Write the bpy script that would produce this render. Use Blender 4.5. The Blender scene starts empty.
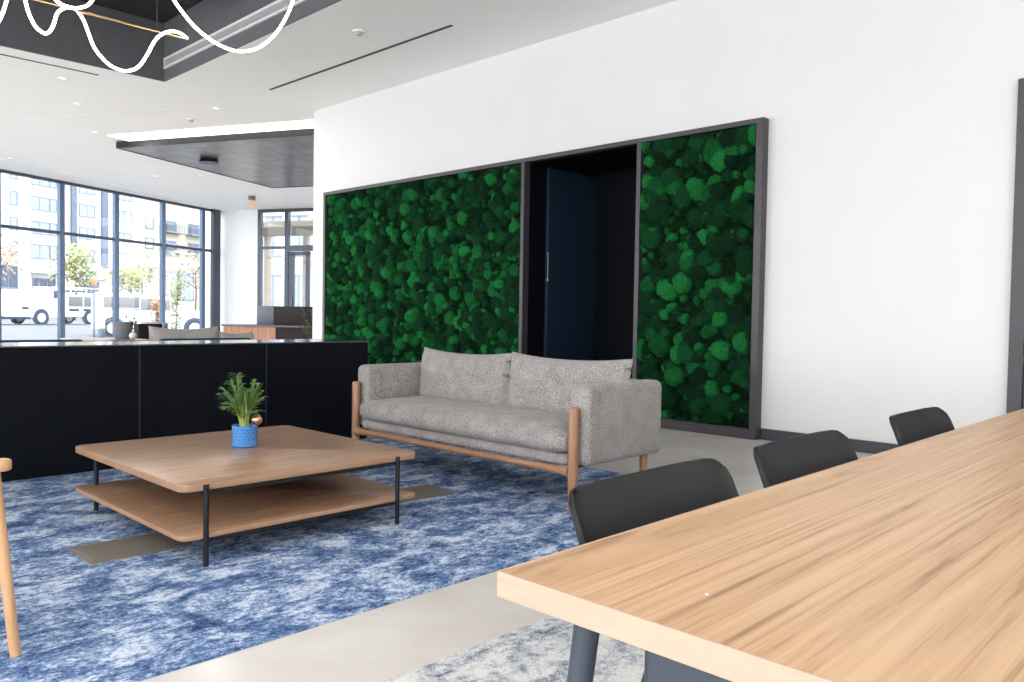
import bpy, bmesh, math, random
import numpy as np
from mathutils import Vector, Matrix, noise
random.seed(7)
SC = bpy.context.scene
COL = SC.collection
PI = math.pi
R = math.radians

# ------------------------------------------------------------------ materials
def new_mat(name):
    m = bpy.data.materials.new(name); m.use_nodes = True
    nt = m.node_tree; nt.nodes.clear()
    out = nt.nodes.new('ShaderNodeOutputMaterial')
    b = nt.nodes.new('ShaderNodeBsdfPrincipled')
    nt.links.new(b.outputs[0], out.inputs[0])
    return m, nt, b, out
def srgb(r, g, b):
    f = lambda c: (c/255/12.92) if c/255 <= .04045 else ((c/255+.055)/1.055)**2.4
    return (f(r), f(g), f(b), 1)
def ramp(nt, stops):
    n = nt.nodes.new('ShaderNodeValToRGB'); e = n.color_ramp.elements
    e[0].position, e[0].color = stops[0]; e[1].position, e[1].color = stops[-1]
    for p, c in stops[1:-1]:
        k = e.new(p); k.color = c
    return n
def coords(nt, scale=(1,1,1), rot=(0,0,0)):
    t = nt.nodes.new('ShaderNodeTexCoord'); m = nt.nodes.new('ShaderNodeMapping')
    m.inputs['Scale'].default_value = scale; m.inputs['Rotation'].default_value = rot
    nt.links.new(t.outputs['Object'], m.inputs[0]); return m
def noise_n(nt, vec, scale, detail=4, rough=.5, dist=0):
    n = nt.nodes.new('ShaderNodeTexNoise'); n.inputs['Scale'].default_value = scale
    n.inputs['Detail'].default_value = detail; n.inputs['Roughness'].default_value = rough
    n.inputs['Distortion'].default_value = dist
    nt.links.new(vec.outputs[0], n.inputs['Vector']); return n
def bump(nt, b, src, strength=.3, dist=.01):
    n = nt.nodes.new('ShaderNodeBump'); n.inputs['Strength'].default_value = strength
    n.inputs['Distance'].default_value = dist
    nt.links.new(src, n.inputs['Height']); nt.links.new(n.outputs[0], b.inputs['Normal'])
def plain(name, col, rough=.5, metal=0, var=.06, vs=6, spec=.5, bmp=0):
    m, nt, b, _ = new_mat(name)
    v = coords(nt); n = noise_n(nt, v, vs, 3)
    lo = tuple(c*(1-var) for c in col[:3])+(1,); hi = tuple(min(1, c*(1+var)) for c in col[:3])+(1,)
    r = ramp(nt, [(.3, lo), (.7, hi)])
    nt.links.new(n.outputs[0], r.inputs[0]); nt.links.new(r.outputs[0], b.inputs['Base Color'])
    b.inputs['Roughness'].default_value = rough; b.inputs['Metallic'].default_value = metal
    b.inputs['Specular IOR Level'].default_value = spec
    if bmp:
        n2 = noise_n(nt, v, vs*30, 3); bump(nt, b, n2.outputs[0], bmp, .002)
    return m
def emis(name, col, strength):
    m, nt, b, out = new_mat(name); nt.nodes.remove(b)
    e = nt.nodes.new('ShaderNodeEmission'); e.inputs[0].default_value = col; e.inputs[1].default_value = strength
    nt.links.new(e.outputs[0], out.inputs[0]); return m
def wood(name, stops, axis='X', fine=1.0, rough=.35, bmp=.1, cathedral=.5, base=1.0, stretch=.35):
    """straight oak grain along one object axis, with wavy cathedral figure"""
    m, nt, b, _ = new_mat(name)
    s = {'X': (stretch, 5.0, 5.0), 'Y': (5.0, stretch, 5.0), 'Z': (5.0, 5.0, stretch)}[axis]
    v = coords(nt, tuple(k*base for k in s))
    warp = noise_n(nt, v, .9, 2, .4)                       # broad figure
    mix = nt.nodes.new('ShaderNodeVectorMath'); mix.operation = 'MULTIPLY_ADD'
    w2 = {'X': (0, cathedral, cathedral), 'Y': (cathedral, 0, cathedral), 'Z': (cathedral, cathedral, 0)}[axis]
    nt.links.new(warp.outputs['Color'], mix.inputs[0]); mix.inputs[1].default_value = w2
    nt.links.new(v.outputs[0], mix.inputs[2])
    n = noise_n(nt, mix, 7*fine, 5, .62)
    n2 = noise_n(nt, mix, 30*fine, 3, .6)
    a = nt.nodes.new('ShaderNodeMath'); a.operation = 'MULTIPLY_ADD'
    nt.links.new(n2.outputs[0], a.inputs[0]); a.inputs[1].default_value = .35
    nt.links.new(n.outputs[0], a.inputs[2])
    r = ramp(nt, stops)
    nt.links.new(a.outputs[0], r.inputs[0]); nt.links.new(r.outputs[0], b.inputs['Base Color'])
    b.inputs['Roughness'].default_value = rough
    bump(nt, b, n2.outputs[0], bmp, .001)
    return m
M = {}
M['wall'] = plain('wall_paint', (.69, .69, .69), .55, var=.012, vs=1.5, bmp=.04)
M['wall_far'] = plain('far_wall_paint', (.84, .845, .85), .6, var=.01)
M['ceiling'] = plain('ceiling_paint', (.90, .90, .90), .7, var=.012, vs=1)
M['dark_metal'] = plain('dark_bronze_metal', (.060, .055, .062), .45, .3)
M['base'] = plain('dark_grey_baseboard', (.045, .052, .065), .35)
M['black'] = plain('black_steel', (.012, .013, .015), .35, .3)
M['bar'] = plain('black_laminate', (.004, .005, .008), .42, var=.25, vs=1.2, spec=.10)
M['bar_trim'] = plain('brushed_trim', (.16, .16, .17), .35, .9)
M['bar_top'] = plain('dark_teal_top', (.012, .035, .045), .12)
M['plastic'] = plain('black_plastic', (.017, .017, .018), .45, spec=.3, var=.05, bmp=.05)
M['leg_grey'] = plain('dark_powder_coated_steel', (.05, .06, .08), .35, .2)
M['niche'] = plain('dark_niche_paint', (.0035, .0045, .007), .6, spec=.1)
M['niche_blue'] = plain('dark_blue_door', (.012, .026, .050), .3)
M['recess'] = plain('charcoal_paint', (.125, .127, .14), .7)
M['steel_blue'] = plain('blue_grey_steel', (.085, .125, .20), .35, .3)
M['steel_dark'] = plain('dark_steel', (.05, .06, .08), .35, .3)
M['white_metal'] = plain('white_metal', (.8, .8, .8), .4)
M['grille'] = plain('grille_grey', (.42, .42, .44), .5)
M['brass'] = plain('brass', (.75, .50, .25), .3, 1)
M['copper'] = plain('copper', (.75, .42, .30), .12, .9)
M['rubber'] = plain('tyre', (.03, .035, .05), .7)
M['truck'] = plain('white_car_paint', (.8, .8, .8), .3)
M['truck_grey'] = plain('grey_tarp', (.17, .17, .165), .6)
M['glass_dark'] = plain('dark_car_glass', (.05, .08, .14), .1)
M['road'] = plain('asphalt', (.115, .117, .122), .9, var=.08, vs=.8)
M['side_walk'] = plain('sidewalk', (.22, .22, .22), .9, var=.05)
M['facade'] = plain('white_render', (.62, .62, .62), .8, var=.03, vs=.3)
M['facade_beige'] = plain('beige_render', (.42, .36, .28), .8, var=.03)
M['facade_grey'] = plain('grey_cladding', (.09, .12, .17), .6, var=.1)
M['pane_blue'] = plain('blue_window_pane', (.24, .29, .36), .2, var=.2, vs=2)
M['pane_dark'] = plain('dark_window_pane', (.03, .05, .09), .2, var=.4, vs=2)
M['stone'] = plain('stone_grey', (.16, .19, .23), .6)
M['desk_grey'] = plain('grey_counter', (.09, .09, .10), .4)
M['desk_box'] = plain('dark_brown_box', (.026, .020, .019), .6, spec=.15)
M['desk_side'] = plain('blue_grey_box_side', (.09, .10, .125), .4)
M['navy'] = plain('navy_teal_fabric', (.008, .028, .045), .8, bmp=.2)
M['plate'] = plain('floor_box_cover', (.24, .215, .185), .35, .2, var=.12, vs=4)
M['soil'] = plain('soil', (.05, .035, .025), .95, var=.4, vs=60)
M['bark'] = plain('bark', (.12, .09, .07), .9, var=.2)
M['orange'] = plain('orange_sign', (.75, .22, .06), .5)
M['pot_blue'] = plain('glazed_blue_ceramic', (.07, .26, .62), .18, var=.05)
M['detector'] = plain('white_plastic', (.55, .55, .55), .5)
M['slot'] = plain('slot_shadow_gap', (.05, .04, .035), .7)
M['leaf'] = plain('palm_leaf', (.17, .34, .08), .45, var=.5, vs=25)
M['stem'] = plain('palm_stem', (.38, .46, .12), .5)
M['leaf_dark'] = plain('dark_leaf', (.05, .10, .04), .5, var=.4, vs=20)
M['tree_green'] = plain('tree_leaf_green', (.30, .30, .11), .7, var=.5, vs=3)
M['tree_pale'] = plain('tree_leaf_pale', (.36, .34, .24), .7, var=.4, vs=3)
M['tree_orange'] = plain('tree_leaf_orange', (.50, .29, .15), .7, var=.45, vs=4)
M['glow'] = emis('led_tube', (1, .90, .80, 1), 14)
M['lamp'] = emis('downlight_lens', (1, .95, .88, 1), 1.3)
M['cove'] = emis('lit_ceiling_glow', (1, .93, .82, 1), 3.2)  # brightness of the lit ceiling band put into emission
M['sign_glow'] = emis('lit_sign', (1, .52, .24, 1), .95)

# thin clear glass
m, nt, b, out = new_mat('clear_glass'); nt.nodes.remove(b)
tr = nt.nodes.new('ShaderNodeBsdfTransparent'); tr.inputs[0].default_value = (.93, .95, .97, 1)
gl = nt.nodes.new('ShaderNodeBsdfGlossy'); gl.inputs['Roughness'].default_value = .02
fr = nt.nodes.new('ShaderNodeFresnel'); fr.inputs[0].default_value = 1.45
mx = nt.nodes.new('ShaderNodeMixShader')
ge = nt.nodes.new('ShaderNodeNewGeometry'); inv = nt.nodes.new('ShaderNodeMath'); inv.operation = 'SUBTRACT'; inv.inputs[0].default_value = 1
nt.links.new(ge.outputs['Backfacing'], inv.inputs[1]); mf = nt.nodes.new('ShaderNodeMath'); mf.operation = 'MULTIPLY'
nt.links.new(fr.outputs[0], mf.inputs[0]); nt.links.new(inv.outputs[0], mf.inputs[1])
nt.links.new(mf.outputs[0], mx.inputs[0]); nt.links.new(tr.outputs[0], mx.inputs[1]); nt.links.new(gl.outputs[0], mx.inputs[2])
nt.links.new(mx.outputs[0], out.inputs[0]); M['glass'] = m

M['oak_table'] = wood('oak_table_top', [(.40, srgb(124, 92, 66)), (.52, srgb(164, 128, 95)), (.60, srgb(186, 149, 113)), (.80, srgb(202, 167, 131))], 'X', 1.5, .42, cathedral=1.3, stretch=.11)
M['oak_edge'] = wood('oak_edge_band', [(.3, srgb(174, 146, 126)), (.8, srgb(188, 162, 142))], 'Y', 1, .45)
M['oak_coffee'] = wood('oak_coffee_table', [(.38, srgb(88, 62, 46)), (.52, srgb(134, 101, 77)), (.62, srgb(154, 120, 93)), (.80, srgb(174, 141, 112))], 'X', 1.3, .33, cathedral=.3, bmp=.02)
M['oak_rail'] = wood('oak_rail', [(.38, srgb(118, 82, 58)), (.8, srgb(162, 122, 92))], 'Y', 1.5, .4)
M['oak_post'] = wood('oak_post', [(.38, srgb(118, 82, 58)), (.8, srgb(162, 122, 92))], 'Z', 1.5, .4)
M['beech'] = wood('beech_wood', [(.38, srgb(186, 140, 100)), (.8, srgb(214, 170, 126))], 'Z', 1, .4)
M['oak_lip'] = plain('oak_lip', srgb(166, 130, 102), .35, var=.08, vs=4)
M['desk_wood'] = wood('desk_wood', [(.38, srgb(135, 88, 62)), (.8, srgb(180, 128, 98))], 'Z', 1, .4)

def tweed(name, lo, hi, scale=420, patch=9):
    m, nt, b, _ = new_mat(name)
    v = coords(nt); n = noise_n(nt, v, scale*.34, 2, .9); n2 = noise_n(nt, v, patch, 2)
    a = nt.nodes.new('ShaderNodeMath'); a.operation = 'MULTIPLY_ADD'
    nt.links.new(n2.outputs[0], a.inputs[0]); a.inputs[1].default_value = .18; nt.links.new(n.outputs[0], a.inputs[2])
    r = ramp(nt, [(.40, lo), (.78, hi)])
    nt.links.new(a.outputs[0], r.inputs[0]); nt.links.new(r.outputs[0], b.inputs['Base Color'])
    b.inputs['Roughness'].default_value = .95; b.inputs['Specular IOR Level'].default_value = .15
    b.inputs['Sheen Weight'].default_value = .15
    bump(nt, b, n.outputs[0], .5, .004)
    return m
M['sofa'] = tweed('grey_tweed', srgb(84, 79, 77), srgb(182, 177, 174))
M['sofa_far'] = tweed('far_grey_fabric', srgb(150, 146, 144), srgb(190, 186, 184))

def carpet(name, stops, rot, sx, fine=260, big=2.2):
    m, nt, b, _ = new_mat(name)
    v = coords(nt, sx, (0, 0, rot)); vf = coords(nt)
    a1 = noise_n(nt, v, big, 12, .74, .6)
    a2 = noise_n(nt, v, big*6, 6, .7, .6)
    a3 = noise_n(nt, vf, fine, 2, .9)
    s1 = nt.nodes.new('ShaderNodeMath'); s1.operation = 'MULTIPLY_ADD'
    nt.links.new(a2.outputs[0], s1.inputs[0]); s1.inputs[1].default_value = .55; nt.links.new(a1.outputs[0], s1.inputs[2])
    s2 = nt.nodes.new('ShaderNodeMath'); s2.operation = 'MULTIPLY_ADD'
    nt.links.new(a3.outputs[0], s2.inputs[0]); s2.inputs[1].default_value = .42; nt.links.new(s1.outputs[0], s2.inputs[2])
    s3 = nt.nodes.new('ShaderNodeMath'); s3.operation = 'MULTIPLY'; s3.inputs[1].default_value = .8; nt.links.new(s2.outputs[0], s3.inputs[0])
    r = ramp(nt, stops)
    nt.links.new(s3.outputs[0], r.inputs[0]); nt.links.new(r.outputs[0], b.inputs['Base Color'])
    b.inputs['Roughness'].default_value = .95; b.inputs['Specular IOR Level'].default_value = .1
    bump(nt, b, a3.outputs[0], .6, .004)
    return m
M['rug_blue'] = carpet('blue_mottled_rug', [(.62, srgb(38, 50, 76)), (.71, srgb(70, 93, 132)), (.785, srgb(112, 138, 178)), (.885, srgb(206, 216, 230))], R(-10), (1, 1.5, 1), 95, 4.2)
e = M['rug_blue'].node_tree.nodes['Color Ramp'] if 'Color Ramp' in M['rug_blue'].node_tree.nodes else None
M['rug_grey'] = carpet('grey_mottled_rug', [(.62, srgb(50, 64, 90)), (.72, srgb(150, 157, 168)), (.78, srgb(196, 198, 202)), (.86, srgb(226, 225, 222))], 0, (1, 1.3, 1), 130, 3.5)

# polished concrete floor
m, nt, b, out = new_mat('polished_concrete')
v = coords(nt); n = noise_n(nt, v, 1.2, 6, .6); n2 = noise_n(nt, v, 60, 3, .7)
a = nt.nodes.new('ShaderNodeMath'); a.operation = 'MULTIPLY_ADD'
nt.links.new(n2.outputs[0], a.inputs[0]); a.inputs[1].default_value = .15; nt.links.new(n.outputs[0], a.inputs[2])
r = ramp(nt, [(.35, (.56, .51, .46, 1)), (.8, (.71, .69, .665, 1))])
nt.links.new(a.outputs[0], r.inputs[0]); nt.links.new(r.outputs[0], b.inputs['Base Color'])
b.inputs['Roughness'].default_value = .22; b.inputs['Specular IOR Level'].default_value = .6
M['floor'] = m
# textured spray insulation
m, nt, b, out = new_mat('sprayed_dark_ceiling')
v = coords(nt); n = noise_n(nt, v, 14, 6, .8)
r = ramp(nt, [(.35, (.012, .012, .013, 1)), (.7, (.05, .05, .052, 1))])
nt.links.new(n.outputs[0], r.inputs[0]); nt.links.new(r.outputs[0], b.inputs['Base Color'])
b.inputs['Roughness'].default_value = .95; bump(nt, b, n.outputs[0], 1, .05)
M['spray'] = m
# brushed metal ceiling panel with board joints
m, nt, b, out = new_mat('metal_ceiling_boards')
v = coords(nt, (1.2, .25, 1)); br = nt.nodes.new('ShaderNodeTexBrick')
nt.links.new(v.outputs[0], br.inputs[0]); br.inputs['Scale'].default_value = 2.2
br.inputs['Color1'].default_value = (.15, .135, .13, 1); br.inputs['Color2'].default_value = (.25, .23, .225, 1)
br.inputs['Mortar'].default_value = (.06, .055, .055, 1); br.inputs['Mortar Size'].default_value = .008
br.inputs['Brick Width'].default_value = .5; br.inputs['Row Height'].default_value = .25
nt.links.new(br.outputs[0], b.inputs['Base Color'])
b.inputs['Metallic'].default_value = .6; b.inputs['Roughness'].default_value = .3
M['boards'] = m
# moss: colour carried per clump
m, nt, b, out = new_mat('preserved_moss')
at = nt.nodes.new('ShaderNodeAttribute'); at.attribute_name = 'clump'
v = coords(nt); n = noise_n(nt, v, 85, 3, .95); n3 = noise_n(nt, v, 45, 3, .8)
r = ramp(nt, [(.32, (.25, .3, .3, 1)), (.70, (2.1, 1.9, 1.8, 1))])
nt.links.new(n.outputs[0], r.inputs[0])
mu = nt.nodes.new('ShaderNodeMix'); mu.data_type = 'RGBA'; mu.blend_type = 'MULTIPLY'; mu.inputs[0].default_value = 1
nt.links.new(at.outputs['Color'], mu.inputs[6]); nt.links.new(r.outputs[0], mu.inputs[7])
nt.links.new(mu.outputs[2], b.inputs['Base Color'])
b.inputs['Roughness'].default_value = .95; b.inputs['Specular IOR Level'].default_value = .08
bump(nt, b, n.outputs[0], 1, .03)
M['moss'] = m

# ------------------------------------------------------------------ mesh helpers
def box(bm, x0, x1, y0, y1, z0, z1, bev=0, seg=2, mat=None):
    r = bmesh.ops.create_cube(bm, size=1)
    vs = r['verts']
    for v in vs:
        v.co = Vector((x0+(v.co.x+.5)*(x1-x0), y0+(v.co.y+.5)*(y1-y0), z0+(v.co.z+.5)*(z1-z0)))
    if bev:
        es = list({e for v in vs for e in v.link_edges})
        rr = bmesh.ops.bevel(bm, geom=es, offset=bev, segments=seg, profile=.5, affect='EDGES')
        vs = list({v for f in rr['faces'] for v in f.verts} | {v for v in vs if v.is_valid})
    if mat is not None:
        for v in vs: v.co = mat @ v.co
    return vs
def cyl(bm, p0, p1, r0, r1=None, n=20, cap=True):
    r1 = r0 if r1 is None else r1
    p0, p1 = Vector(p0), Vector(p1); d = p1-p0
    q = d.to_track_quat('Z', 'Y').to_matrix().to_4x4()
    mt = Matrix.Translation((p0+p1)/2) @ q
    bmesh.ops.create_cone(bm, cap_ends=cap, segments=n, radius1=r0, radius2=r1, depth=d.length, matrix=mt)
def sweep(bm, pts, rad, n=10, cap=True):
    pts = [Vector(p) for p in pts]; k = len(pts)
    rads = rad if isinstance(rad, (list, tuple)) else [rad]*k
    rings = []; up = None
    for i, p in enumerate(pts):
        t = (pts[min(i+1, k-1)]-pts[max(i-1, 0)]).normalized()
        if up is None:
            up = Vector((0, 0, 1)) if abs(t.z) < .9 else Vector((1, 0, 0))
        a = (up - t*up.dot(t)).normalized(); bb = t.cross(a); up = a
        rings.append([bm.verts.new(p+(a*math.cos(2*PI*j/n)+bb*math.sin(2*PI*j/n))*rads[i]) for j in range(n)])
    for i in range(k-1):
        for j in range(n):
            bm.faces.new((rings[i][j], rings[i][(j+1) % n], rings[i+1][(j+1) % n], rings[i+1][j]))
    if cap:
        bm.faces.new(rings[0][::-1]); bm.faces.new(rings[-1])
def lathe(bm, prof, n=32, c=(0, 0, 0)):
    rings = []
    for r, z in prof:
        if r < 1e-5: rings.append([bm.verts.new((c[0], c[1], c[2]+z))])
        else: rings.append([bm.verts.new((c[0]+r*math.cos(2*PI*j/n), c[1]+r*math.sin(2*PI*j/n), c[2]+z)) for j in range(n)])
    for a, b2 in zip(rings, rings[1:]):
        for j in range(n):
            k = (j+1) % n
            if len(a) == 1 and len(b2) == 1: continue
            if len(a) == 1: bm.faces.new((a[0], b2[k], b2[j]))
            elif len(b2) == 1: bm.faces.new((a[j], a[k], b2[0]))
            else: bm.faces.new((a[j], a[k], b2[k], b2[j]))
def spl(pts, sub=5):
    """Catmull-Rom resample"""
    P = [Vector(p) for p in pts]; o = []
    for i in range(len(P)-1):
        a, b_, c, d = P[max(i-1, 0)], P[i], P[i+1], P[min(i+2, len(P)-1)]
        for k in range(sub):
            t = k/sub
            o.append(.5*((2*b_)+(c-a)*t+(2*a-5*b_+4*c-d)*t*t+(3*b_-a-3*c+d)*t**3))
    o.append(P[-1]); return o
def obj(name, bm, mat, parent=None, smooth=True, at=None):
    bmesh.ops.recalc_face_normals(bm, faces=bm.faces)
    me = bpy.data.meshes.new(name); bm.to_mesh(me); bm.free()
    if smooth:
        for p in me.polygons: p.use_smooth = True
        try: me.set_sharp_from_angle(angle=R(38))
        except Exception: pass
    o = bpy.data.objects.new(name, me); COL.objects.link(o)
    if mat is not None: me.materials.append(M[mat] if isinstance(mat, str) else mat)
    if parent is not None: o.parent = parent
    if at is not None: o.location = at
    return o
def tag(o, label, cat, group=None, kind=None):
    o['label'] = label; o['category'] = cat
    if group: o['group'] = group
    if kind: o['kind'] = kind
    return o
def thing(name, label, cat, loc=(0, 0, 0), rz=0, group=None):
    o = bpy.data.objects.new(name, None); COL.objects.link(o); o.empty_display_size = .1
    o.location = loc; o.rotation_euler = (0, 0, rz)
    return tag(o, label, cat, group)
def struct(name, bm, mat, smooth=False, parent=None):
    o = obj(name, bm, mat, parent, smooth)
    if parent is None: o['kind'] = 'structure'
    return o
def dup(root, loc, rz=None, label=None):
    r = root.copy(); COL.objects.link(r); r.location = loc
    if rz is not None: r.rotation_euler = (0, 0, rz)
    if label: r['label'] = label
    for ch in list(root.children):
        c = ch.copy(); COL.objects.link(c); c.parent = r
        for g in list(ch.children):
            d = g.copy(); COL.objects.link(d); d.parent = c
    return r
def BM(): return bmesh.new()

# rotated frame of the glazed corner (u along the street windows, v outwards)
TH = R(25.025); CU, SU = math.cos(TH), math.sin(TH); BX, BY = 11.824, 25.209
def W(u, v, z=0): return Vector((BX+u*CU-v*SU, BY+u*SU+v*CU, z))
WM = Matrix.Translation((BX, BY, 0)) @ Matrix.Rotation(TH, 4, 'Z')
ZC = 4.433

# ------------------------------------------------------------------ camera
fpx = 798.0
Nv = Vector((773, 13.3, -fpx)).normalized(); Wv = Vector((-824, 39, -fpx)).normalized()
Uv = Nv.cross(Wv).normalized(); Wv = Uv.cross(Nv).normalized()
cd = bpy.data.cameras.new('camera'); cam = bpy.data.objects.new('camera', cd); COL.objects.link(cam)
rot = Matrix((Nv, Wv, Uv)).to_4x4()
cam.matrix_world = Matrix.Translation((0, 0, 1.15)) @ rot
cd.sensor_width = 36; cd.lens = fpx/1024*36; cd.clip_start = .02; cd.clip_end = 400
SC.camera = cam

# ------------------------------------------------------------------ setting
def clip(b):
    for co, no in ((W(0, .07), (-SU, CU, 0)), (W(.70, 0), (CU, SU, 0))):
        g = b.verts[:]+b.edges[:]+b.faces[:]
        r = bmesh.ops.bisect_plane(b, geom=g, plane_co=co, plane_no=no, clear_outer=True)
        es = [e for e in r['geom_cut'] if isinstance(e, bmesh.types.BMEdge)]
        if es: bmesh.ops.holes_fill(b, edges=es)
    return b
b = BM(); box(b, -9, 26, -9, 34, -.2, 0); clip(b)
# trim the floor to the street window line is not needed: the pavement outside meets it
fl = struct('floor', b, 'floor')
# ceiling with the dark recess left open
b = BM()
RX0, RX1, RY0, RY1 = -1.6, 4.83, 3.2, 11.73
box(b, RX1, 26, -9, 34, ZC, ZC+.3)
box(b, -9, RX0, -9, 34, ZC, ZC+.3)
box(b, RX0, RX1, RY1, 34, ZC, ZC+.3)
box(b, RX0, RX1, -9, RY0, ZC, ZC+.3)
clip(b); ceil = struct('ceiling', b, 'ceiling')
b = BM()
box(b, RX0, RX1, RY1-.02, RY1, ZC+.001, 5.3); box(b, RX0, RX1, RY0, RY0+.02, ZC+.001, 5.3)
box(b, RX1-.02, RX1, RY0, RY1, ZC+.001, 5.3); box(b, RX0, RX0+.02, RY0, RY1, ZC+.001, 5.3)
struct('trim_1', b, 'recess')
b = BM(); box(b, RX0, RX1, RY0, RY1, 5.26, 5.4); struct('ceiling_recess', b, 'spray')
b = BM()   # duct just visible in the recess
cyl(b, (-1.4, 9.6, 5.0), (4.3, 9.6, 5.0), .16, n=24); tag(obj('air_duct', b, 'spray'), 'dark round duct running along inside the black ceiling recess', 'duct')

# feature wall with the niche opening
NY0, NY1, NX = 5.02, 6.72, 8.5
b = BM()
box(b, 7.16, 8.9, -9, NY0, 0, ZC); box(b, 7.16, 8.9, NY1, 11.51, 0, ZC)
box(b, 7.16, 8.9, NY0, NY1, 3.08, ZC); box(b, NX, 8.9, NY0, NY1, 0, 3.08)
struct('wall_right', b, 'wall')
b = BM()
box(b, 7.17, NX, NY1-.015, NY1, 0, 3.08); box(b, 7.17, NX, NY0, NY0+.015, 0, 3.08)
box(b, NX-.015, NX, NY0, NY1, 0, 3.08); box(b, 7.17, NX, NY0, NY1, 3.065, 3.08)
box(b, 7.17, NX, NY0, NY1, 0, .006)
struct('wall_niche', b, 'niche')
b = BM(); box(b, 7.5, 8.48, NY1-.06, NY1-.016, .01, 3.0, .004)
dn = struct('door_1', b, 'niche_blue')
b = BM(); cyl(b, (7.49, NY1-.075, 1.60), (7.49, NY1-.075, 1.94), .004, n=10)
cyl(b, (7.49, NY1-.075, 1.61), (7.49, NY1-.05, 1.61), .006, n=8); cyl(b, (7.49, NY1-.075, 1.93), (7.49, NY1-.05, 1.93), .006, n=8)
box(b, 7.478, 7.502, NY1-.085, NY1-.06, 1.585, 1.615, .004)
hd = obj('door_handle', b, 'grille', dn); hd['label'] = 'slim pale vertical handle'

# baseboard and dark frame at the right
b = BM(); box(b, 7.135, 7.16, 1.55, 3.575, 0, .106, .004); struct('baseboard_right', b, 'base')
b = BM(); box(b, 7.10, 7.16, -1.2, -1.1, 0, 3.02); box(b, 7.10, 7.16, 1.43, 1.53, 0, 3.02, .004); box(b, 7.10, 7.16, -1.1, 1.43, 2.92, 3.02, .004)
dr = struct('door_2', b, 'dark_metal')
b = BM(); box(b, 7.12, 7.15, -1.1, 1.43, 0, .85, .003); obj('lower_panel', b, 'steel_dark', dr)
b = BM(); box(b, 7.12, 7.15, -1.1, 1.43, .9, 2.92, .003); obj('upper_panel', b, 'leg_grey', dr)

# unseen side of the room: piers between big openings, behind the camera
b = BM(); box(b, -9, -8.7, -9, 15.5, 0, .2); box(b, -9, -8.7, -9, 15.5, 4.2, ZC)
for y in range(-9, 15, 6): box(b, -9, -8.7, y, y+.3, .2, 4.2)
struct('wall_left', b, 'wall_far')
b = BM(); box(b, -8.7, 7.16, -9, -8.7, 0, .2); box(b, -8.7, 7.16, -9, -8.7, 4.2, ZC)
box(b, -2.5, 7.16, -9, -8.7, .2, 4.2); box(b, -5.6, -5.3, -9, -8.7, .2, 4.2)
struct('wall_back', b, 'wall_far')

# side wall with glazed doors (perpendicular to the street windows)
SU0 = .45
b = BM()
box(b, SU0, SU0+.25, -1.56, .6, 0, ZC, mat=WM); box(b, SU0, SU0+.25, -14, -5.6, 0, ZC, mat=WM)
struct('wall_far', b, 'wall_far')
b = BM()
def bar(u0, u1, v0, v1, z0, z1): box(b, u0, u1, v0, v1, z0, z1, mat=WM)
UD0, UD1 = SU0-.04, SU0+.1
bar(UD0, UD1, -5.6, -1.56, ZC-.1, ZC-.002)
bar(UD0, UD1, -1.68, -1.56, 0, ZC-.1); bar(UD0, UD1, -2.72, -2.58, 0, ZC-.1)
bar(UD0, UD1, -4.5, -4.36, 0, ZC-.1)
bar(UD0, UD1, -2.58, -1.68, 3.16, 3.24); bar(UD0, UD1, -5.6, -2.72, 3.08, 3.26)
w1 = struct('window_1', b, 'steel_dark')
b = BM(); bar(SU0, SU0+.01, -5.6, -1.6, .02, ZC-.05); obj('pane', b, 'glass', w1)
b = BM()
for v0, v1 in ((-2.92, -2.76), (-3.5, -3.36)): bar(SU0-.02, SU0+.06, v0, v1, .02, 3.06)
bar(SU0-.02, SU0+.06, -3.5, -2.76, 2.94, 3.06); bar(SU0-.02, SU0+.06, -3.5, -2.76, .02, .25)
d3 = struct('door_3', b, 'steel_dark')
b = BM(); cyl(b, W(SU0-.06, -2.86, .9), W(SU0-.06, -2.86, 1.6), .015, n=10); obj('door_handle', b, 'bar_trim', d3)

# street windows
US = [-.32, -2.05, -3.82, -5.6, -7.38, -9.16, -10.94, -12.72, -14.5, -16.28, -18.06, -19.84, -21.62]
b = BM(); bar(-23, .45, -.06, .06, ZC-.07, ZC-.002); bar(-23, .45, -.06, .06, 0, .12)
bar(-23, .45, -.04, .04, 3.05, 3.13); head = struct('trim_2', b, 'steel_dark')
for i, u in enumerate(US):
    b = BM(); bar(u-.075, u+.075, -.05, .05, .12, ZC-.07)
    w = struct('window_%d' % (i+2), b, 'steel_blue')
    nx = US[i-1] if i else .4
    b = BM(); bar(u+.075, nx-.075, -.006, .006, .12, ZC-.07); obj('pane', b, 'glass', w)
b = BM(); bar(-.02, .30, -.20, -.065, 0, ZC-.002)
tag(obj('steel_column', b, 'steel_dark', None, False), 'dark steel column standing where the street windows meet the white wall', 'column')
b = BM()
q0, q1 = W(-20, -3.0), W(.4, -.3)
cyl(b, (W(-14, -2.0, ZC)), W(.3, -.3, ZC), .018, n=8); struct('trim_3', b, 'white_metal')

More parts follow.
